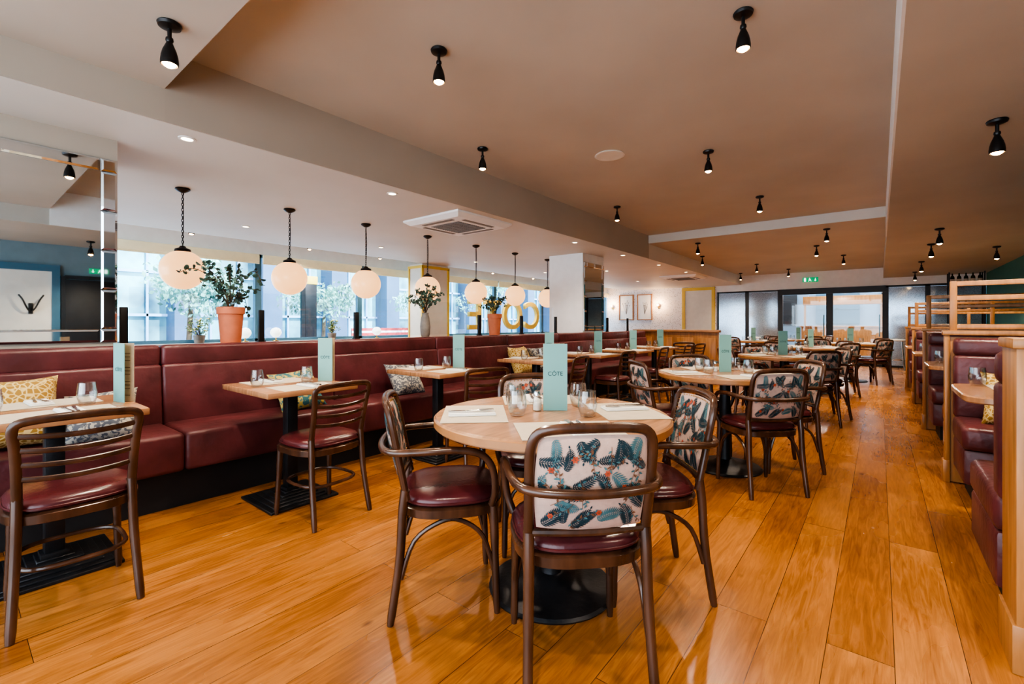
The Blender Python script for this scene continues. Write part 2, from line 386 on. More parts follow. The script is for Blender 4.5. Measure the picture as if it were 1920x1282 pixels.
def yframe(x0,x1,z0,z1,y):
    t=thing('yellow_panel','white wall panel in a bright yellow frame','panel',loc=((x0+x1)/2,y,(z0+z1)/2))
    w=(x1-x0)/2;h=(z1-z0)/2
    MB().box((0,-.01,0),(2*w-.1,.02,2*h-.1)).obj('panel',CREAM,parent=t)
    MB().box((0,-.02,h-.05),(2*w,.04,.1)).box((0,-.02,-h+.05),(2*w,.04,.1)).box((-w+.05,-.02,0),(.1,.04,2*h-.2)).box((w-.05,-.02,0),(.1,.04,2*h-.2)).obj('frame',YEL,parent=t)
yframe(-5.2,-4.15,.3,2.35,YF-.002)
t=thing('yellow_column','pale column with bright yellow edges beside the windows','column',loc=(-7.35,6.4,0))
MB().box((0,0,1.18),(.4,.7,2.36)).obj('shaft',CREAM,parent=t)
mb=MB()
for sx in(-1,1):
    for sy in(-1,1): mb.box((sx*.2,sy*.35,1.15),(.04,.045,2.3))
mb.box((0,0,2.3),(.44,.76,.05)); mb.obj('yellow_edge',YEL,parent=t)
def print_frame(x,label):
    t=thing('framed_print',label,'picture','botanical prints',loc=(x,YF-.002,1.74)); w=.28;h=.46
    mb=MB()
    for s in(-1,1):
        mb.box((s*(w-.015),-.02,0),(.03,.04,2*h)); mb.box((0,-.02,s*(h-.015)),(2*w-.06,.04,.03))
    mb.obj('frame',TEDGE,parent=t)
    MB().box((0,-.008,0),(2*w-.06,.012,2*h-.06)).obj('print',WHITE,parent=t)
    m=MB(); random.seed(int(x*10))
    for k in range(7):
        a=random.uniform(-.6,.6); L=random.uniform(.2,.42)
        p=[(0,-.016,-.25),(math.sin(a)*L*.4,-.016,-.25+L*.6),(math.sin(a)*L*.9,-.016,-.25+L*1.2)]
        m.tube(cat(p,4),.003,4)
        m.lathe([(0,-.018),(.012,0),(0,.018)],8,c=p[2])
    m.obj('drawing',GREYC,parent=t)
print_frame(-7.22,'framed botanical line drawing on speckled wall'); print_frame(-6.52,'framed botanical line drawing on speckled wall')
for x in(-7.75,-6.0):
    t=thing('wall_lamp','small wall lamp with warm globe on speckled wall','wall lamp','wall lamps',loc=(x,YF-.002,1.72))
    MB().lathe([(.04,0),(.04,.02),(.0,.03)],16,mat=Matrix.Rotation(PI/2,4,'X')).tube([(0,-.02,0),(0,-.08,0),(0,-.1,.03)],.008).obj('bracket',BRASS,parent=t)
    MB().lathe([(.0,-.05),(.035,-.035),(.05,0),(.035,.035),(0,.05)],16,c=(0,-.1,.08)).obj('lamp_shade',GLOBE,parent=t)
    lamp('wall_lamp_light','POINT',(0,-.2,.1),12,(1,.6,.3),parent=t,shadow_soft_size=.04)

# ------------------------------------------------------------------ exterior
sbox('ground',(-40,-15,-.25),(XW-.2,50,-.12),PAVE)
random.seed(3)
fac=thing('office_building','bluish office building with columns across the street','building',loc=(-21,12,-.12))
MB().box((-.5,0,6),(.6,60,12)).obj('glazed_wall',BGLASS,parent=fac)
mb=MB()
for k in range(-9,10):
    mb.box((.3,k*3.1,3),(1.0,.8,6)); 
mb.box((.3,0,6.2),(1.2,60,1.0)); mb.box((0,0,.3),(.8,60,.6)); mb.box((.2,0,9.5),(.9,60,.8))
mb.obj('colonnade',BLDGD,parent=fac)
mb=MB()
for k in range(-27,28): mb.box((-.1,k*1.03,3),(.1,.07,6))
for z in(1.6,3.2,4.6): mb.box((-.1,0,z),(.1,60,.1))
mb.obj('mullions',BLDG,parent=fac)
def leafcloud(mb,c,rad,n,sz):
    for _ in range(n):
        d=Vector((random.gauss(0,1),random.gauss(0,1),random.gauss(0,1))).normalized()*random.uniform(.45,1)
        p=Vector(c)+Vector((d.x*rad[0],d.y*rad[1],d.z*rad[2]))
        R=Euler((random.uniform(0,6),random.uniform(0,6),random.uniform(0,6))).to_matrix().to_4x4()
        s=sz*random.uniform(.6,1.3)
        mb.add([(-s,0,0),(0,-s*.55,0),(s,0,0),(0,s*.55,0)],[(0,1,2,3)],0,Matrix.Translation(p)@R)
def tree(x,y,h,s):
    t=thing('street_tree','leafy green street tree on the pavement','tree','street trees',loc=(x,y,-.12))
    MB().tube(cat([(0,0,0),(.05,0,1),(0,.05,h*.7)],3),[.07]*3+[.06]*3+[.04],8).obj('trunk',STEM,parent=t)
    mb=MB()
    for k in range(8): leafcloud(mb,(random.uniform(-s,s)*.6,random.uniform(-s,s)*.8,h+random.uniform(-s,s)*.6),(s*.6,s*.6,s*.5),150,.075)
    mb.obj('foliage',TREELEAF,parent=t)
tree(-13.5,3.9,2.4,1.1); tree(-14.5,8.0,2.2,1.0); tree(-15,13.0,2.6,1.1); tree(-16.5,18.5,2.9,1.3)
for (y,L) in((4.6,2.6),(9.4,2.2)):
    mb=MB()
    for k in range(12): leafcloud(mb,(0,-L/2+L*k/11,.45),(.35,.3,.42),150,.06)
    hd=tag(mb.obj('hedge',HEDGE,loc=(-12,y,-.12)),'clipped green hedge outside the window','hedge','hedges'); hd['kind']='stuff'
fn=thing('street_barrier','red and white street barrier panels','barrier',loc=(-16,12.0,-.12))
MB().box((0,0,.95),(.06,4,.3)).obj('panel',REDM,parent=fn)
mb=MB()
for k in range(5): mb.box((0,-2+k,.4),(.05,.05,.8))
mb.box((0,0,.95),(.08,4,.08)); mb.obj('post',WHITE,parent=fn)
bs=thing('bus_stop_sign','tall bus stop pole with yellow and white board','sign',loc=(-11,5.55,-.12))
MB().box((0,0,1.3),(.08,.08,2.6)).obj('pole',BLACK,parent=bs)
MB().box((0,.2,1.5),(.05,.3,1.5),0,.01).obj('board',BLACK,parent=bs)
MB().box((0,.2,2.35),(.06,.34,.2),0,.01).obj('header',YEL,parent=bs)
# shop letters facing the street
lt=text_mesh('CÔTE',1.06,.04,YEL,'window_lettering',align='LEFT',bold=.012,space=1.12)
lt.matrix_world=Matrix(((0,0,-1,XW+.24),(-1,0,0,10.95),(0,1,0,1.34),(0,0,0,1)))
tag(lt,'large yellow shop-name letters facing out of the window','sign letters')

# ------------------------------------------------------------------ ceiling fixtures
def spot_fixture():
    t=thing('ceiling_spotlight','black bell-shaped spotlight on ceiling mount','spotlight','ceiling spotlights')
    MB().lathe([(0,0),(.046,0),(.050,-.006),(.046,-.018),(.026,-.026),(0,-.028)],20).obj('mount',BRONZE,parent=t)
    MB().tube([(0,0,-.025),(0,0,-.085)],.009,10).lathe([(0,-.066),(.015,-.07),(.017,-.082),(.012,-.092),(0,-.095)],12).obj('stem',BRONZE,parent=t)
    MB().lathe([(0,-.088),(.012,-.09),(.018,-.105),(.028,-.13),(.034,-.155),(.037,-.18),(.0365,-.195),(.033,-.197),(.031,-.18),(.025,-.15),(0,-.14)],20).obj('shade',BRONZE,parent=t)
    MB().lathe([(0,-.209),(.014,-.207),(.024,-.200),(.030,-.188),(.029,-.176),(0,-.174)],16).obj('bulb',BULB,parent=t)
    lamp('spot_light','SPOT',(0,0,-.22),62,(1,.82,.63),parent=t,spot_size=math.radians(135),spot_blend=.7,shadow_soft_size=.03)
    return t
spots=[(-2.62,.68,2.57),(-2.07,1.88,2.8),(-.563,2.66,2.8),(-2.91,3.19,2.8),(-1.275,4.59,2.8),(.55,3.96,2.37),(-2.88,5.96,2.8),(-1.21,6.64,2.8),
(-.65,8.75,2.65),(-2.63,8.8,2.65),(-.94,10.5,2.65),(.6,8.0,2.37),(.616,9.46,2.37),(1.44,10.4,2.37),(-.61,12.3,2.65),(-3.06,10.56,2.65),(-2.4,12.8,2.65),
(-1.94,14.5,2.65),(-3.2,14.8,2.65),(.64,12,2.37),(.65,14.3,2.37),(-.4,.3,2.57),(1.2,1.4,2.37)]
sf=spot_fixture(); sf.location=spots[0]
for p in spots[1:]: clone(sf,p,(0,0,random.uniform(0,6)))
for p in((-7.5,2.2,2.6),(-7.5,3.9,2.6),(-7.5,5.3,2.6),(-7.5,8.6,2.6),(-7.5,10.3,2.6)): clone(sf,p)
def downlight(x,y,z=2.37,on=True):
    t=thing('recessed_downlight','small round white recessed downlight in ceiling','downlight','recessed downlights',loc=(x,y,z))
    MB().lathe([(.034,-.001),(.034,-.006),(.05,-.005),(.05,0)],20).obj('trim_ring',WHITE,parent=t)
    MB().lathe([(0,-.003),(.034,-.003),(.034,-.001),(0,-.001)],16).obj('lens',DLB,parent=t)
    lamp('downlight_light','SPOT',(0,0,-.012),30,(1,.85,.66),parent=t,spot_size=math.radians(140),spot_blend=.8,shadow_soft_size=.03)
    return t
d0=downlight(-3.56,1.02)
for x,y in[(-3.56,2.65),(-3.56,4.3),(-3.56,5.95),(-3.56,7.6),(-3.56,9.3),(-3.56,11),(-6.2,2.4),(-6.2,4.4),(-6.2,6.6),(-6.2,9),(-6.2,11.5),(-4.9,9.6),(-5.4,12.5)]: clone(d0,(x,y,2.37))
sp=thing('ceiling_speaker','round beige speaker grille in ceiling','speaker',loc=(-2.06,4.1,2.8))
MB().lathe([(.115,0),(.14,0),(.145,-.008),(.135,-.012),(.115,-.01)],32).obj('rim',CREAM,parent=sp)
MB().lathe([(0,-.008),(.115,-.008),(.115,-.002),(0,-.002)],32).obj('grille',CEIL,parent=sp)
def ac(x,y):
    t=thing('ceiling_air_conditioner','square white cassette air conditioner in ceiling','air conditioner','ceiling air conditioners',loc=(x,y,2.37))
    mb=MB(); a,b=.46,.40
    mb.add([(-a,-a,0),(a,-a,0),(a,a,0),(-a,a,0),(-a,-a,-.02),(a,-a,-.02),(a,a,-.02),(-a,a,-.02),(-b,-b,-.06),(b,-b,-.06),(b,b,-.06),(-b,b,-.06)],
      [(0,3,2,1)]+[(i,(i+1)%4,4+(i+1)%4,4+i) for i in range(4)]+[(4+i,4+(i+1)%4,8+(i+1)%4,8+i) for i in range(4)]+[(8,9,10,11)])
    mb.obj('casing',WHITE,parent=t,ang=5)
    mb=MB()
    for k in range(13): mb.box((0,-.22+k*.44/12,-.064),(.46,.014,.008))
    for k in range(5): mb.box((-.22+k*.11,0,-.063),(.01,.46,.006))
    mb.obj('grille',GREYC,parent=t)
    mb=MB()
    for s in(-1,1):
        mb.box((s*.33,0,-.061),(.05,.5,.006)); mb.box((0,s*.33,-.061),(.5,.05,.006))
    mb.obj('vent_flap',GREYC,parent=t)
ac(-3.95,3.9); ac(-3.95,12)
ex=thing('exit_sign','green emergency exit sign with running figure and arrow','exit sign','exit signs',loc=(-1.55,YF-.03,2.42))
MB().box((0,0,0),(.38,.04,.13),0,.004).obj('panel',SIGNG,parent=ex)
m=MB(); yy=-.023
m.box((-.13,yy,0),(.05,.004,.1)); m.lathe([(0,-.01),(.01,0),(0,.01)],10,c=(-.02,yy,.04))
m.tube([(-.02,yy,.025),(-.01,yy,-.008)],.008,6).tube([(-.01,yy,-.008),(-.03,yy,-.025),(-.045,yy,-.045)],.006,6).tube([(-.01,yy,-.008),(.013,yy,-.025),(.018,yy,-.048)],.006,6).tube([(-.04,yy,.005),(-.02,yy,.02),(.01,yy,.01)],.005,6)
m.box((.12,yy,.01),(.015,.004,.06)); m.add([(.09,yy-.002,-.015),(.15,yy-.002,-.015),(.12,yy-.002,-.045)],[(0,1,2)])
m.obj('pictogram',SIGNW,parent=ex)
e2=clone(ex,(XR-.014,1.62,2.0),(0,0,-PI/2)); e2.scale=(.62,.62,.62)

# globe pendants
def pendant():
    t=thing('globe_pendant_lamp','opal glass globe pendant hanging on bronze chain','pendant lamp','globe pendants')
    MB().lathe([(0,0),(.055,0),(.06,-.012),(.045,-.025),(.018,-.04),(0,-.042)],20).obj('ceiling_rose',BRONZE,parent=t)
    mb=MB(); z=-.035; k=0
    while z>-.51:
        c=[]
        for j in range(10):
            a=2*PI*j/10; u=math.cos(a)*.008; w=math.sin(a)*.015
            c.append((u,0,z-.015+w) if k%2 else (0,u,z-.015+w))
        mb.tube(c,.0032,5,closed=True,ref=(.3,.5,.1)); z-=.024; k+=1
    mb.tube([(.009,0,-.03),(.012,.004,-.25),(.006,0,-.52)],.0025,5)
    mb.obj('chain',BRONZE,parent=t)
    MB().lathe([(0,-.515),(.02,-.52),(.03,-.535),(.06,-.548),(.065,-.572),(0,-.575)],20).obj('cap',BRONZE,parent=t)
    R=.176; zc=-.735
    pr=[(R*math.sin(PI*i/20),zc+R*math.cos(PI*i/20)) for i in range(21)]
    pr[0]=(0,zc+R);pr[-1]=(0,zc-R)
    MB().lathe(pr,36).obj('globe',GLOBE,parent=t)
    return t
pd=pendant(); gy=[1.37,2.33,3.26,4.24,5.22,6.2,7.19]
pd.location=(-4.9,gy[0],2.37)
for y in gy[1:]: clone(pd,(-4.9,y,2.37))

# ------------------------------------------------------------------ banquette
BY0,BY1=-1.6,9.3
bq=thing('banquette','long burgundy leather wall banquette','banquette',loc=(0,0,0))
MB().box((-3.66,(BY0+BY1)/2,.12),(.42,BY1-BY0,.24)).obj('plinth',BLACKP,parent=bq)
seams=[BY0,-.3,.95,2.2,3.45,4.7,5.95,7.2,8.4,BY1]
m1=MB();m2=MB();m3=MB()
for a,b in zip(seams[:-1],seams[1:]):
    c=(a+b)/2;L=b-a-.001
    m1.box((-3.61,c,.36),(.54,L,.24),0,.028,3)
    m2.box((-3.865,c,.66),(.13,L,.42),0,.022,3,rot=(0,math.radians(-5),0))
    m3.box((-3.90,c,.93),(.12,L,.15),0,.028,3)
m1.obj('seat_cushion',LEATHER,parent=bq); m2.obj('backrest',LEATHER,parent=bq); m3.obj('headrest_roll',LEATHER,parent=bq)
for a,b in((.76,6.88),(7.67,BY1)):
    tag(MB().box((0,0,.4975),(.26,b-a,.995),0,.01).obj('low_divider',OAK,loc=(-4.11,(a+b)/2,0)),'low wooden divider behind the banquette','divider','low dividers')
py=[.82+.93*i for i in range(10)]
pp=thing('screen_post','short black metal post on the divider','post','screen posts',loc=(-4.2,py[0],.995))
MB().box((0,0,.005),(.05,.06,.01)).box((0,0,.14),(.035,.045,.27),0,.004).obj('post',BLACK,parent=pp)
for i,y in enumerate(py):
    if i and i!=7: clone(pp,(-4.2,y,.995))
gp=tag(MB().box((0,0,.22),(.01,.86,.4)).obj('glass_screen',PANE2,loc=(-4.228,(py[0]+py[1])/2,1.0)),'clear frameless glass screen panel on the divider','glass screen','glass screens')
for i in range(1,9):
    if i not in(6,7): clone(gp,(-4.228,(py[i]+py[i+1])/2,1.0))
pt=thing('wood_partition','half-height honey oak partition','partition',loc=(-3.3,9.5,0))
MB().box((0,0,.49),(1.7,.1,.98)).obj('panel',OAK,parent=pt)
MB().box((0,0,1.005),(1.76,.16,.05),0,.008).obj('cap_rail',TEDGE,parent=pt)
mb=MB()
for k in range(4): mb.box((-.64+k*.43,-.055,.5),(.34,.02,.75),0,.006)
mb.obj('raised_panel',OAK,parent=pt)

def cushion(loc,rot,mat,label,s=.2,th=.085):
    mb=MB(); n=14
    for sd in(1,-1):
        vs=[];fs=[]
        for i in range(n+1):
            for j in range(n+1):
                a=-1+2*i/n;b=-1+2*j/n
                x=s*a*(1-.10*(1-b*b)*abs(a)); y=s*b*(1-.10*(1-a*a)*abs(b))
                z=sd*th*((1-a**4)*(1-b**4))**.6+random.uniform(-.002,.002)*(1 if abs(a)<.99 and abs(b)<.99 else 0)
                vs.append((x,y,z))
        for i in range(n):
            for j in range(n):
                q=[i*(n+1)+j,(i+1)*(n+1)+j,(i+1)*(n+1)+j+1,i*(n+1)+j+1]; fs.append(q if sd>0 else q[::-1])
        mb.add(vs,fs)
    o=mb.obj('cushion',mat,loc=loc,rot=rot,ang=80); tag(o,label,'cushion','scatter cushions'); return o
R=math.radians
cushion((-3.66,.24,.665),(0,R(68),R(4)),CUSH_Y,'ochre patterned scatter cushion on leather banquette',.2)
cushion((-3.59,.60,.605),(R(8),R(52),R(-10)),CUSH_G,'grey leaf-patterned scatter cushion on leather banquette',.17,.07)
cushion((-3.61,1.78,.625),(R(10),R(55),R(8)),CUSH_T,'teal and ochre scatter cushion on leather banquette',.18,.07)
cushion((-3.61,2.84,.61),(R(-6),R(50),R(-6)),CUSH_G,'grey leaf-patterned scatter cushion on leather banquette',.18,.07)
cushion((-3.66,4.75,.665),(0,R(68),R(5)),CUSH_Y,'ochre patterned scatter cushion on leather banquette',.2)
cushion((-3.65,5.2,.655),(R(5),R(65),R(-8)),CUSH_G,'grey leaf-patterned scatter cushion on leather banquette',.19)

# ------------------------------------------------------------------ chairs
def superell(hx,hy,z,n=40,p=3.0,c=(0,0)):
    out=[]
    for k in range(n):
        a=2*PI*k/n; ca,sa=math.cos(a),math.sin(a)
        out.append((c[0]+hx*math.copysign(abs(ca)**(2/p),ca),c[1]+hy*math.copysign(abs(sa)**(2/p),sa),z))
    return out
def slab(mb,layers,mi=0,c=(0,0),p=3.0,n=40):
    vs=[];fs=[]
    for hx,hy,z in layers: vs+=superell(hx,hy,z,n,p,c)
    for i in range(len(layers)-1):
        for k in range(n):
            k2=(k+1)%n; fs.append([i*n+k,i*n+k2,(i+1)*n+k2,(i+1)*n+k])
    fs.append(list(range(n))[::-1]); fs.append([(len(layers)-1)*n+k for k in range(n)])
    mb.add(vs,fs,mi)
def seat_parts(t,hx,hy):
    m=MB(); slab(m,[(hx-.01,hy-.01,.437),(hx,hy,.445),(hx,hy,.462),(hx-.008,hy-.008,.474),(hx-.03,hy-.03,.484),(hx*.6,hy*.6,.492),(hx*.2,hy*.2,.494)])
    m.tube(superell(hx+.002,hy+.002,.452),.004,6,closed=True)
    m.obj('seat',LEATHD,parent=t)
    m=MB(); slab(m,[(hx-.005,hy-.005,.392),(hx+.008,hy+.008,.398),(hx+.01,hy+.01,.43),(hx,hy,.437)])
    m.obj('seat_frame',DWOOD,parent=t)
def by(x,z): return -.205-.2*(z-.5)+.6*x*x
def floral_panel(seed):
    HX,HZ,ZC=.174,.152,.672
    mb=MB(); n=16
    def P(a,b,sd,off=0):
        k=.22; x=HX*a*math.sqrt(1-k*b*b/2); z=ZC+HZ*b*math.sqrt(1-k*a*a/2)
        edge=((1-a**6)*(1-b**6)); edge=max(edge,0)**.5
        th=(.012+.010*(1-a*a)*(1-b*b))*edge+off
        return Vector((x,by(x,z)+sd*th,z))
    for sd in(1,-1):
        vs=[];fs=[]
        for i in range(n+1):
            for j in range(n+1): vs.append(P(-1+2*i/n,-1+2*j/n,sd))
        for i in range(n):
            for j in range(n): fs.append([i*(n+1)+j,(i+1)*(n+1)+j,(i+1)*(n+1)+j+1,i*(n+1)+j+1])
        mb.add(vs,fs,0)
    rnd=random.Random(seed)
    LIM=.955
    def poly(pts,mi,sd,off):
        q=[]; ins=0
        for x,z in pts:
            a=x/HX; b=z/HZ
            if abs(a)<LIM and abs(b)<LIM: ins+=1
            q.append((max(-LIM,min(LIM,a)),max(-LIM,min(LIM,b))))
        if ins<2: return
        mb.add([P(a,b,sd,off) for a,b in q],[list(range(len(q)))],mi)
    def leaf(x,z,ang,L,W,mi,sd,off):
        dx,dz=math.cos(ang),math.sin(ang); nx,nz=-dz,dx
        poly([(x,z),(x+dx*L*.35+nx*W,z+dz*L*.35+nz*W),(x+dx*L*.7+nx*W*.7,z+dz*L*.7+nz*W*.7),(x+dx*L,z+dz*L),(x+dx*L*.7-nx*W*.7,z+dz*L*.7-nz*W*.7),(x+dx*L*.35-nx*W,z+dz*L*.35-nz*W)],mi,sd,off)
    def fern(x,z,ang,L,cv,mi,sd,off,w=.36):
        N=13
        for k in range(N):
            t=k/N; a=ang+cv*t; l=L*w*(math.sin(PI*min(1,.22+t*.78))**.75)
            leaf(x,z,a+.98,l,l*.10+.0005,mi,sd,off+.0002*(k%2)); leaf(x,z,a-.98,l,l*.10+.0005,mi,sd,off+.0002*(k%2))
            x2=x+math.cos(a)*L/N; z2=z+math.sin(a)*L/N
            nx,nz=-math.sin(a)*.0012,math.cos(a)*.0012
            poly([(x+nx,z+nz),(x2+nx,z2+nz),(x2-nx,z2-nz),(x-nx,z-nz)],mi,sd,off+.0005)
            x,z=x2,z2
        leaf(x,z,ang+cv,L*.14,.003,mi,sd,off)
    def flower(x,z,r,mi,sd,off):
        for k in range(6):
            a=2*PI*k/6; leaf(x,z,a,r,r*.33,mi,sd,off+.0001*k)
        poly([(x+r*.2*math.cos(q),z+r*.2*math.sin(q)) for q in [i*PI/3 for i in range(6)]],4,sd,off+.0008)
    for sd in(1,-1):
        L1=[(-.15,-.05,1.9,.10,-1.0),(-.155,-.14,.7,.10,.6),(-.08,-.13,2.0,.09,-.8),(-.06,-.145,.5,.10,.7),(.03,-.12,.9,.10,-.9),(.12,-.145,1.9,.09,.7),(.165,-.08,2.5,.10,-.7),
            (.165,.04,2.3,.09,.6),(.14,.14,-2.4,.10,.7),(.08,.135,-1.5,.09,-.8),(.02,.145,-2.4,.10,.8),(-.05,.13,-.9,.09,.8),(-.13,.145,-1.2,.10,-.7),(-.165,.08,-.2,.10,.8),
            (-.06,.0,.3,.10,.9),(-.04,-.03,2.7,.09,-.9),(.05,.03,-.6,.10,-.9),(.04,-.03,1.6,.09,.9),(.10,-.01,.4,.09,-.9),(-.1,.05,1.2,.08,.8),
            (-.115,-.06,-.4,.085,.7),(.0,.07,.3,.085,-.7),(.12,.07,1.8,.085,.7),(.0,-.09,-2.6,.085,.6),(.16,-.03,-1.8,.085,.5),(-.165,.02,-.9,.085,.6)]
        for i,(cx,cz,an,L,cv) in enumerate(L1):
            fern(cx+rnd.uniform(-.012,.012),cz+rnd.uniform(-.01,.01),an+rnd.uniform(-.3,.3),L*rnd.uniform(.8,1.0),cv,1 if i%4 else 2,sd,.0010+.00006*i,w=rnd.uniform(.26,.36))
        for _ in range(22):
            x,z,a=rnd.uniform(-.155,.155),rnd.uniform(-.13,.13),rnd.uniform(0,6.28)
            for k in range(7):
                a+=rnd.uniform(-.25,.3); x2=x+math.cos(a)*.012; z2=z+math.sin(a)*.012
                nx,nz=-math.sin(a)*.0008,math.cos(a)*.0008
                poly([(x+nx,z+nz),(x2+nx,z2+nz),(x2-nx,z2-nz),(x-nx,z-nz)],4,sd,.0033)
                leaf(x2,z2,a+(.9 if k%2 else -.9),.015,.0034,(2,4,2)[k%3],sd,.0035); x,z=x2,z2
            if rnd.random()<.55: flower(x,z,rnd.uniform(.008,.013),3,sd,.0039)
    for k in range(64):
        a=2*PI*k/64; ca,sa=math.cos(a),math.sin(a); m_=max(abs(ca),abs(sa)); A,B=ca/m_*.965,sa/m_*.965
        p=P(A,B,1,.002); mb.box(tuple(p),(.005,.004,.005),5,.001,1)
    return mb
def armchair():
    t=thing('floral_armchair','dark bentwood armchair with floral upholstered back and burgundy leather seat','armchair','floral armchairs')
    seat_parts(t,.208,.20)
    floral_panel(5).obj('backrest',[FCREAM,FTEAL,FBLUE,FRED,FBROWN,BRASS],parent=t,ang=60)
    half=[(-.186,.47),(-.188,.60),(-.19,.73),(-.186,.79),(-.165,.828),(-.11,.842),(0,.845)]
    pts=half+[(-x,z) for x,z in half[-2::-1]]
    MB().tube(cat([(x,by(x,z),z) for x,z in pts],4),.0165,10,ref=(0,1,0),a=1.0,b=.85).tube(cat([(-.175,by(.175,.51),.51),(0,by(0,.51),.51),(.175,by(.175,.51),.51)],5),.012,8).obj('backrest_frame',DWOOD,parent=t)
    for s in(-1,1):
        MB().tube(cat([(s*.186,by(.186,.5),.51),(s*.187,-.195,.42),(s*.19,-.205,.25),(s*.198,-.24,.0)],5),[.018]*6+[.0175]*5+[.016]*4+[.013],10).obj('leg',DWOOD,parent=t)
        MB().tube(cat([(s*.183,.158,.44),(s*.185,.163,.3),(s*.19,.172,.0)],5),[.018]*6+[.015]*4+[.011],10).obj('leg',DWOOD,parent=t)
    hp=[(-.195,.15,.435),(-.218,.16,.50),(-.230,.148,.59),(-.236,.10,.648),(-.238,.01,.666),(-.235,-.12,.664),(-.213,-.222,.66),(-.145,-.270,.658),(0,-.289,.656)]
    hp2=hp+[(-x,y,z) for x,y,z in hp[-2::-1]]
    MB().tube(cat(hp2,5),.0145,10,ref=(1,0,0)).obj('armrest',DWOOD,parent=t)
    m=MB()
    for s in(-1,1):
        m.tube(cat([(s*.187,.16,.17),(s*.187,.115,.31),(s*.183,.03,.375),(s*.183,-.05,.375),(s*.185,-.15,.31),(s*.19,-.2,.17)],4),.0095,8)
    m.tube(cat([(-.183,.165,.17),(-.145,.16,.31),(-.05,.155,.375),(.05,.155,.375),(.145,.16,.31),(.183,.165,.17)],4),.0095,8)
    m.obj('brace',DWOOD,parent=t)
    return t
def sidechair():
    t=thing('ladder_back_chair','dark wooden ladder-back chair with burgundy leather seat','chair','ladder-back chairs')
    seat_parts(t,.2,.2)
    def yb(x,z): return -.185-.22*(z-.48)+.5*x*x
    half=[(-.166,.47),(-.169,.60),(-.175,.70),(-.181,.755),(-.168,.786),(-.11,.797),(0,.80)]
    pts=half+[(-x,z) for x,z in half[-2::-1]]
    MB().tube(cat([(x,yb(x,z),z) for x,z in pts],4),.0165,10,ref=(0,1,0),a=1.0,b=.8).obj('backrest_frame',DWOOD,parent=t)
    m=MB()
    for z in(.735,.68,.625,.57):
        w=.178 if z>.7 else .17
        m.tube(cat([(-w,yb(w,z),z+.006),(-.1,yb(.1,z)-.008,z-.002),(0,yb(0,z)-.012,z-.006),(.1,yb(.1,z)-.008,z-.002),(w,yb(w,z),z+.006)],4),.010,8,ref=(0,0,1),a=.55,b=1.05)
    m.obj('backrest_slats',DWOOD,parent=t)
    for s in(-1,1):
        MB().tube(cat([(s*.166,yb(.166,.48),.50),(s*.168,-.178,.40),(s*.173,-.19,.25),(s*.186,-.235,.0)],5),[.0175]*6+[.017]*5+[.016]*4+[.013],10).obj('leg',DWOOD,parent=t)
        MB().tube(cat([(s*.165,.15,.42),(s*.168,.155,.3),(s*.178,.17,.0)],5),[.018]*6+[.015]*4+[.011],10).obj('leg',DWOOD,parent=t)
    MB().tube(superell(.165,.165,.215,28,3.2,(0,-.015)),.0095,8,closed=True).obj('stretcher',DWOOD,parent=t)
    return t

AC=armchair(); SCH=sidechair()
used={'a':False,'s':False}
def put(kind,x,y,rz):
    src=AC if kind=='a' else SCH
    if not used[kind]:
        used[kind]=True; src.location=(x,y,0); src.rotation_euler=(0,0,rz); return src
    return clone(src,(x,y,0),(0,0,rz))

# ------------------------------------------------------------------ tables
def round_table():
    t=thing('round_dining_table','round oak dining table on black pedestal base','table','round tables'); R_=.505
    MB().lathe([(0,.716),(R_-.004,.716),(R_,.720),(R_,.752),(R_-.006,.759),(0,.76)],64).obj('tabletop',TWOOD,parent=t)
    MB().lathe([(R_+.0005,.722),(R_+.004,.724),(R_+.004,.75),(R_+.0005,.753)],64).obj('edge_band',TEDGE,parent=t)
    MB().lathe([(0,.03),(.05,.04),(.045,.08),(.04,.1),(.04,.69),(.1,.70),(.16,.706),(.16,.7155),(0,.7155)],28).obj('column',IRON,parent=t)
    MB().lathe([(0,0),(.268,0),(.272,.008),(.262,.018),(.18,.028),(.09,.045),(.06,.07),(0,.075)],48).obj('base',IRON,parent=t)
    return t
def rect_table():
    t=thing('rectangular_dining_table','rectangular oak dining table on stepped cast-iron base','table','banquette tables')
    MB().box((0,0,.733),(.68,.58,.034),0,.006).obj('tabletop',TWOOD,parent=t)
    MB().box((0,0,.38),(.07,.07,.66),0,.005).box((0,0,.708),(.3,.3,.015)).obj('column',IRON,parent=t)
    m=MB()
    for k in range(6):
        w=.44-k*.062; m.box((0,0,.008+k*.009),(w,w,.016),0,.003,1)
    m.box((0,0,.065),(.1,.1,.03),0,.004); m.obj('base',IRON,parent=t)
    return t
RT=round_table(); QT=rect_table()
ZR=.7605; ZQ=.7505
rtabs=[(-1.128,1.682),(-.97,3.95),(-.94,6.6),(-.9,9.2),(-.45,11.5),(-2.3,11.9),(-1.6,13.6)]
RT.location=(*rtabs[0],0)
for p in rtabs[1:]: clone(RT,(*p,0))
qtabs=[(-3.06,.34),(-3.06,1.46),(-3.03,2.74),(-3.05,4.25),(-3.05,5.45),(-3.05,6.6),(-3.05,7.75)]
QT.location=(*qtabs[0],0)
for p in qtabs[1:]: clone(QT,(*p,0))

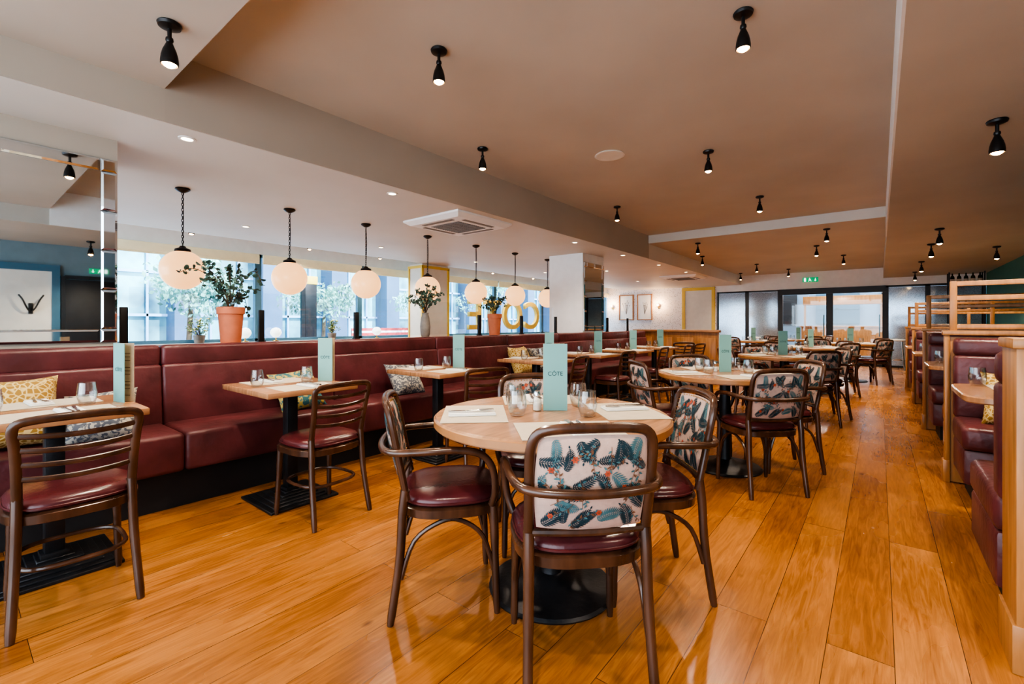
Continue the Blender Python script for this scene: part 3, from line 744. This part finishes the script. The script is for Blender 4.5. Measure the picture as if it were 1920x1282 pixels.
def tumbler():
    pr=[(0,0),(.026,0),(.030,.003),(.038,.03),(.041,.05),(.038,.08),(.035,.108),(.0335,.108),(.0365,.08),(.039,.05),(.036,.03),(.028,.010),(0,.008)]
    o=MB().lathe(pr,24).obj('tumbler',GLASS); return tag(o,'clear stemless glass tumbler on a table','glass','glass tumblers')
def menu():
    t=thing('folded_menu','pale teal folded menu card standing on a table','menu','menu cards'); h=.30;w=.108
    MB().box((0,0,h/2),(w,.003,h)).obj('front_cover',TEAL,parent=t)
    m=MB(); m.box((w/2,0,h/2),(w,.003,h),0)
    for k in range(14):
        wl=.07 if k%4 else .04
        for sd in(-1,1): m.box((.018+wl/2,sd*.0017,h-.035-k*.018),(wl,.0004,.003),1)
    o=m.obj('inner_leaf',[MENUIN,FBROWN],parent=t,loc=(-w/2,.004,0)); o.rotation_euler=(0,0,R(22))
    x=text_mesh('CÔTE',.026,.0004,TEXTD,'lettering',t); x.location=(0,-.0022,.165); x.rotation_euler=(PI/2,0,0)
    return t
def napkin():
    o=MB().box((0,0,.004),(.085,.20,.008),0,.003).box((.0,0,.010),(.08,.195,.005),0,.002).obj('napkin',NAPK); return tag(o,'folded white napkin on a placemat','napkin','napkins')
def fork():
    m=MB(); m.tube([(0,-.09,.003),(0,-.02,.004),(0,.03,.005)],[.004,.003,.0025],6,a=1.3,b=.6)
    m.box((0,.045,.005),(.02,.03,.003),0,.001)
    for k in range(4): m.box((-.0085+k*.0057,.075,.0055),(.0026,.036,.0025))
    return tag(m.obj('fork',STEEL),'steel fork lying on a napkin','fork','forks')
def knife():
    m=MB(); m.tube([(0,-.1,.004),(0,-.01,.004)],[.006,.005],6,a=1.2,b=.6)
    m.add([(-.006,-.01,.003),(.006,-.01,.003),(.008,.05,.003),(.004,.10,.003),(-.006,.07,.003),(-.006,-.01,.0048),(.006,-.01,.0048),(.008,.05,.0048),(.004,.10,.0048),(-.006,.07,.0048)],[(4,3,2,1,0),(5,6,7,8,9)]+[(i,(i+1)%5,5+(i+1)%5,5+i) for i in range(5)])
    return tag(m.obj('knife',STEEL),'steel table knife lying on a napkin','knife','knives')
def mat_():
    o=MB().box((0,0,.0008),(.38,.27,.0016)).obj('placemat',PAPER); return tag(o,'cream paper placemat on a table','placemat','paper placemats')
def shaker():
    t=thing('salt_shaker','small glass salt shaker with chrome cap','salt shaker','salt shakers')
    MB().lathe([(0,0),(.02,0),(.022,.004),(.021,.03),(.016,.06),(.014,.066),(0,.066)],16).obj('glass_body',GLASS,parent=t)
    MB().lathe([(0,.003),(.018,.003),(.018,.035),(0,.036)],14).obj('salt',SALT,parent=t)
    MB().lathe([(0,.064),(.016,.064),(.017,.075),(.012,.088),(0,.092)],16).obj('cap',CHROME,parent=t)
    return t
TPL={'g':tumbler(),'m':menu(),'n':napkin(),'f':fork(),'k':knife(),'p':mat_(),'s':shaker()}
first={k:True for k in TPL}
def item(k,x,y,z,rz=0):
    o=TPL[k]
    if first[k]: first[k]=False; o.location=(x,y,z); o.rotation_euler=(0,0,rz); return o
    return clone(o,(x,y,z),(0,0,rz))
def setting(x,y,z,rz,full=True):
    item('p',x,y,z,rz)
    c,s=math.cos(rz),math.sin(rz)
    def w(a,b): return x+a*c-b*s, y+a*s+b*c
    nx,ny=w(.03,-.01); item('n',nx,ny,z+.002,rz+.05)
    if full:
        fx,fy=w(.018,-.01); item('f',fx,fy,z+.0145,rz+.1); kx,ky=w(.045,-.01); item('k',kx,ky,z+.0145,rz-.03)
def face(dx,dy): return math.atan2(-dx,dy)
ROT=[0,-.08,-.12,.15,.05,.3,-.2]
for i,(tx,ty) in enumerate(rtabs):
    for j,al in enumerate((-45,-137,45,133)):
        a=R(al)+ROT[i]+(random.uniform(-.05,.05) if i else 0)
        dist=(.405,.435,.41,.43)[j]+(.03 if i==1 else 0)+(random.uniform(0.03,.06) if i>1 else 0)
        if i>=4 and j==3: continue
        cx,cy=tx+math.cos(a)*dist,ty+math.sin(a)*dist
        tw=(0,.10,-.08,0)[j]
        put('a',cx,cy,face(-math.cos(a),-math.sin(a))+tw+(random.uniform(-.06,.06) if i else 0))
        r_=.335
        setting(tx+math.cos(a)*r_,ty+math.sin(a)*r_,ZR,face(-math.cos(a),-math.sin(a)),full=i<3)
    for al,rr in((-116,.165),(-178,.2),(8,.17),(86,.21)):
        if i>=4 and al in(86,): continue
        a=R(al)+ROT[i]; item('g',tx+math.cos(a)*rr,ty+math.sin(a)*rr,ZR)
    item('m',tx-.01,ty+.05,ZR,R(38.7)+(0 if i==0 else random.uniform(-.3,.2)))
    if i<4: item('s',tx-.075,ty+.0,ZR)
for i,(tx,ty) in enumerate(qtabs):
    setting(tx+.2,ty,ZQ,R(90),full=i<4); setting(tx-.2,ty,ZQ,R(-90),full=i<4)
    item('g',tx-.02,ty-.2,ZQ); item('g',tx-.02,ty+.12,ZQ)
    item('m',tx+.02,ty+.235,ZQ,R(30) if i else R(12))
sy=[.35,1.46,2.74,4.2,5.4,6.6,7.7]
for i,y in enumerate(sy):
    put('s',-2.68+(.02 if i==0 else .0)+(.09 if i==2 else 0),y,R(90)+(-.03,.08,-.35,.1,-.05,.05,0)[i])
for (x,y,a) in((-2.66,8.3,80),(-2.95,8.85,30)): put('s',x,y,R(a))

# ------------------------------------------------------------------ booths
XB0,XB1=.40,1.97
def bench(yb_,dir_,x0,dep=.50,label='burgundy leather booth bench'):
    t=thing('booth_bench',label,'bench','booth benches',loc=(0,yb_,0)); d=dir_; xc=(x0+XB1)/2; L=XB1-x0
    MB().box((xc+.03,d*(.05+dep/2),.07),(L-.06,dep-.04,.138)).obj('plinth',BLACKP,parent=t)
    m=MB(); m.box((xc,d*(.08+dep/2),.25),(L,dep,.22),0,.02,2); m.box((xc,d*(.085+dep/2),.43),(L+.01,dep+.02,.15),0,.035,3)
    m.obj('seat_cushion',LEATHER,parent=t)
    m=MB()
    for k in range(3): m.box((x0+L*(k+.5)/3,d*.085,.71),(L/3-.002,.12,.44),0,.025,3)
    m.box((xc,d*.075,.985),(L,.12,.13),0,.035,3)
    m.obj('backrest',LEATHER,parent=t)
    return t
DY=[2.42,4.62,6.75,8.85,10.95]
def divider(y,screen=True):
    t=thing('booth_divider','honey oak booth divider with open timber screen' if screen else 'honey oak booth end panel with capping','divider','booth dividers',loc=(0,y,0))
    w=.035 if screen else .2; yc=0 if screen else -.1; X0=XB0 if screen else XB0-.02
    MB().box(((X0+XB1)/2,yc,.53),(XB1-X0,w,1.05)).obj('panel',OAK,parent=t)
    m=MB(); ew=.07 if screen else .22; ey=0 if screen else -.1
    m.box((X0-.015,ey,.54),(.03,ew,1.08),0,.004)
    m.box(((X0+XB1)/2-.01,ey,1.085),(XB1-X0+.06,ew+.02,.035),0,.006)
    m.box((X0-.02,ey,.08),(.04,ew+.01,.16),0,.004)
    m.obj('end_post',OAK,parent=t)
    if screen:
        m=MB(); L=XB1-XB0
        for z in(1.13,1.335,1.44): m.box(((XB0+XB1)/2,0,z),(L,.03,.035),0,.004)
        for k in range(3): m.box((XB0+.02+(L-.04)*k/2,0,1.28),(.04,.032,.36),0,.004)
        m.obj('screen_frame',OAK,parent=t)
    else:
        MB().lathe([(0,1.10),(.02,1.10),(.02,1.105),(.008,1.112),(.008,1.125),(.016,1.135),(.02,1.148),(.014,1.163),(0,1.168)],16,c=(X0+.05,-.1,.003)).obj('finial',BRASS,parent=t)
for i,y in enumerate(DY):
    divider(y,i>0)
    if i<4: bench(y+.02,1,.345 if i==0 else XB0+.01,.60 if i==0 else .5)
    if i>0: bench(y-.02,-1,XB0+.01)
ZB=.7855
bt=thing('booth_table','wood-topped booth table on black pedestal','table','booth tables',loc=(0,0,0))
m=MB(); slab(m,[(.56,.37,.751),(.565,.375,.757),(.565,.375,.780),(.56,.37,.785)],0,p=8); m.obj('tabletop',TWOOD,parent=bt)
MB().tube([(0,0,.01),(0,0,.751)],.035,12).box((0,0,.743),(.3,.3,.014)).obj('column',IRON,parent=bt)
MB().box((0,0,.0095),(.4,.30,.018),0,.004).obj('base',IRON,parent=bt)
for i in range(4):
    y=(DY[i]+DY[i+1])/2+(.05 if i==0 else .02); x=.90
    if i==0: bt.location=(x,y,0)
    else: clone(bt,(x,y,0))
    for dx in(-.22,):
        setting(x+dx,y-.2,ZB,0,full=i<1); setting(x+dx,y+.2,ZB,PI,full=False)
    item('g',x-.45,y+.25,ZB); item('g',x-.02,y+.05,ZB)
cushion((.70,4.28,.665),(R(66),0,R(-5)),CUSH_Y,'ochre patterned scatter cushion on booth bench',.18,.07)

# ------------------------------------------------------------------ far shelf, bottles, stools
sh=thing('shelf_unit','tall black open metal shelf unit','shelf',loc=(1.5,14.3,0))
m=MB()
for sx in(-1,1):
    for s2 in(-1,1): m.box((sx*.28,s2*.15,1.15),(.025,.025,2.3))
m.obj('frame',BLACK,parent=sh)
for z in(.4,.9,1.4,1.75,2.02): MB().box((0,0,z),(.56,.30,.02)).obj('shelf',BLACK,parent=sh)
def bottle():
    t=thing('wine_bottle','dark wine bottle with pale label on black shelf','bottle','wine bottles')
    MB().lathe([(0,0),(.036,0),(.037,.005),(.037,.15),(.03,.18),(.014,.2),(.013,.25),(0,.25)],14).obj('glass_body',BOTTLE,parent=t)
    MB().lathe([(.0375,.05),(.0378,.052),(.0378,.12),(.0375,.122)],14).obj('label',WLABEL,parent=t)
    return t
bo=bottle(); q=0
for z in(1.411,2.031):
    for k in range(5):
        p=(1.28+k*.11,14.25,z)
        if q==0: bo.location=p
        else: clone(bo,p)
        q+=1
st=thing('bar_stool','chrome bar stool with white seat','stool','bar stools',loc=(.35,15.0,0))
m=MB()
for a in range(4):
    an=PI/4+a*PI/2; m.tube([(math.cos(an)*.2,math.sin(an)*.2,0),(math.cos(an)*.12,math.sin(an)*.12,.72)],.012,8)
m.tube([(math.cos(2*PI*k/16)*.17,math.sin(2*PI*k/16)*.17,.25) for k in range(16)],.009,6,closed=True); m.obj('leg_frame',CHROME,parent=st)
MB().lathe([(0,.72),(.16,.72),(.18,.74),(.17,.765),(0,.775)],24).obj('seat',WHITE,parent=st)
clone(st,(.85,14.9,0)); clone(st,(-2.9,15.1,0)); 

# ------------------------------------------------------------------ plants
def plant(loc,kind,label,potmat,seed,scale=1):
    random.seed(seed)
    t=thing('potted_plant',label,'plant',loc=loc)
    if kind=='pot':
        MB().lathe([(0,0),(.07,0),(.073,.01),(.09,.23),(.10,.235),(.102,.285),(.094,.29),(.088,.27),(0,.26)],28).obj('pot',potmat,parent=t); z0=.26
    elif kind=='vase':
        MB().lathe([(0,0),(.04,0),(.052,.03),(.06,.12),(.048,.22),(.036,.26),(.04,.28),(.034,.28),(0,.26)],24).obj('vase',potmat,parent=t); z0=.27
    else:
        MB().lathe([(0,0),(.06,0),(.08,.11),(.075,.12),(0,.11)],20).obj('pot',potmat,parent=t); z0=.11
    ms=MB();ml=MB()
    if kind in('pot','vase'):
        for k in range(17):
            az=random.uniform(0,6.28); out=random.uniform(.1,.32)*scale; up=random.uniform(.12,.40)*scale
            drop=random.uniform(-.15,.03) if out>.2 else 0
            p=cat([(0,0,z0-.02),(math.cos(az)*out*.35,math.sin(az)*out*.35,z0+up*.7),(math.cos(az)*out*.8,math.sin(az)*out*.8,z0+up),(math.cos(az)*out*1.1,math.sin(az)*out*1.1,z0+up+drop)],5)
            ms.tube(p,.0028,5)
            for j in range(4,len(p)):
                for s_ in range(1+(j%2)):
                    Rm=Euler((random.uniform(-1.2,1.2),random.uniform(-1.2,1.2),random.uniform(0,6.28))).to_matrix().to_4x4()
                    s=random.uniform(.013,.024)*scale
                    vs=[(s*1.1,0,0)]+[(s*1.1+math.cos(2*PI*q/8)*s,math.sin(2*PI*q/8)*s*.8,.003*math.cos(q*PI/2)) for q in range(8)]
                    ml.add(vs,[[0,1+q,1+(q+1)%8] for q in range(8)],0,Matrix.Translation(p[j])@Rm)
        ms.obj('stems',STEM,parent=t); ml.obj('leaves',LEAF,parent=t,ang=80)
    else:
        mf=MB()
        for k in range(40):
            az=random.uniform(0,6.28); out=random.uniform(0,.16); up=random.uniform(.06,.26)
            p=[(0,0,z0-.02),(math.cos(az)*out,math.sin(az)*out,z0+up)]
            ms.tube(p,.002,4)
            for q in range(5):
                Rm=Euler((random.uniform(-1,1),random.uniform(-1,1),random.uniform(0,6.28))).to_matrix().to_4x4()
                s=.022; P_=Vector(p[1])+Vector((random.uniform(-.03,.03),random.uniform(-.03,.03),random.uniform(-.06,0)))
                ml.add([(-s,0,0),(0,-s*.4,0),(s,0,0),(0,s*.4,0)],[(0,1,2,3)],0,Matrix.Translation(P_)@Rm)
            if k%2: mf.lathe([(0,-.012),(.018,0),(0,.012)],6,c=p[1])
        ms.obj('stems',STEM,parent=t); ml.obj('leaves',LEAF2,parent=t); mf.obj('flowers',PETAL,parent=t)
    return t
plant((-4.085,1.47,.996),'pot','eucalyptus sprays in a terracotta pot on the divider',TERRA,11,.95)
plant((-4.085,3.5,.996),'vase','eucalyptus sprays in a grey ceramic vase on the divider',GREYC,12,.9)
plant((-4.085,4.72,.996),'pot','leafy sprays in a terracotta pot on the divider',TERRA,13,.75)
plant((XW+.06,2.43,.862),'small','yellow flowering plant on the window sill',GREYC,14)
plant((XW+.06,4.56,.862),'small','yellow flowering plant on the window sill',GREYC,15)
tl=thing('table_lamp','small round opal table lamp on window sill','table lamp','sill lamps',loc=(XW+.05,3.07,.862))
MB().lathe([(0,0),(.05,0),(.05,.012),(.012,.02),(.012,.06),(0,.06)],16).obj('base',BRASS,parent=tl)
MB().lathe([(0,.055),(.05,.07),(.08,.11),(.09,.14),(.08,.18),(.05,.215),(0,.23)],20).obj('lamp_shade',SIGNW,parent=tl)
clone(tl,(XW+.05,3.55,.862)); clone(tl,(XW+.05,5.54,.862))

t=thing('blue_framed_panel','white wall panel in a blue frame','panel',loc=(XR-.002,.6,1.05))
MB().box((-.01,0,0),(.02,.95,1.8)).obj('panel',CREAM,parent=t)
MB().box((-.02,-.52,0),(.04,.09,2.0)).box((-.02,.52,0),(.04,.09,2.0)).box((-.02,0,.95),(.04,.95,.1)).box((-.02,0,-.95),(.04,.95,.1)).obj('frame',BLUE,parent=t)
t=thing('coat_hook','black double coat hook on white panel','coat hook',loc=(XR-.024,.85,1.38))
m=MB(); m.box((-.006,0,0),(.012,.05,.16),0,.003)
for s in(-1,1): m.tube(cat([(-.01,0,-.05),(-.06,s*.04,.0),(-.09,s*.09,.13),(-.07,s*.13,.2)],4),.011,6)
m.obj('hook',BLACK,parent=t)
dd=struct(MB().box((-.03,0,.92),(.05,.8,1.84),0,.006).obj('door_3',BLACKP,loc=(XR,1.62,.002)),'dark corridor door')
MB().box((0,-.42,.94),(.1,.05,1.9)).box((0,.42,.94),(.1,.05,1.9)).box((0,0,1.88),(.1,.8,.05)).obj('door_frame',DOORFR,parent=dd)

# ------------------------------------------------------------------ light
w=bpy.data.worlds.new('world'); SC.world=w; w.use_nodes=True; nt=w.node_tree
bg=nt.nodes['Background']; bg.inputs[0].default_value=(.76,.88,1.0,1); bg.inputs[1].default_value=3.6
sun=lamp('sun','SUN',(0,0,10),8,(.92,.97,1.0),rot=(0,R(48),R(12)),angle=.02)
SC.view_settings.view_transform='AgX'
try: SC.view_settings.look='AgX - High Contrast'
except Exception: pass
SC.view_settings.exposure=.74
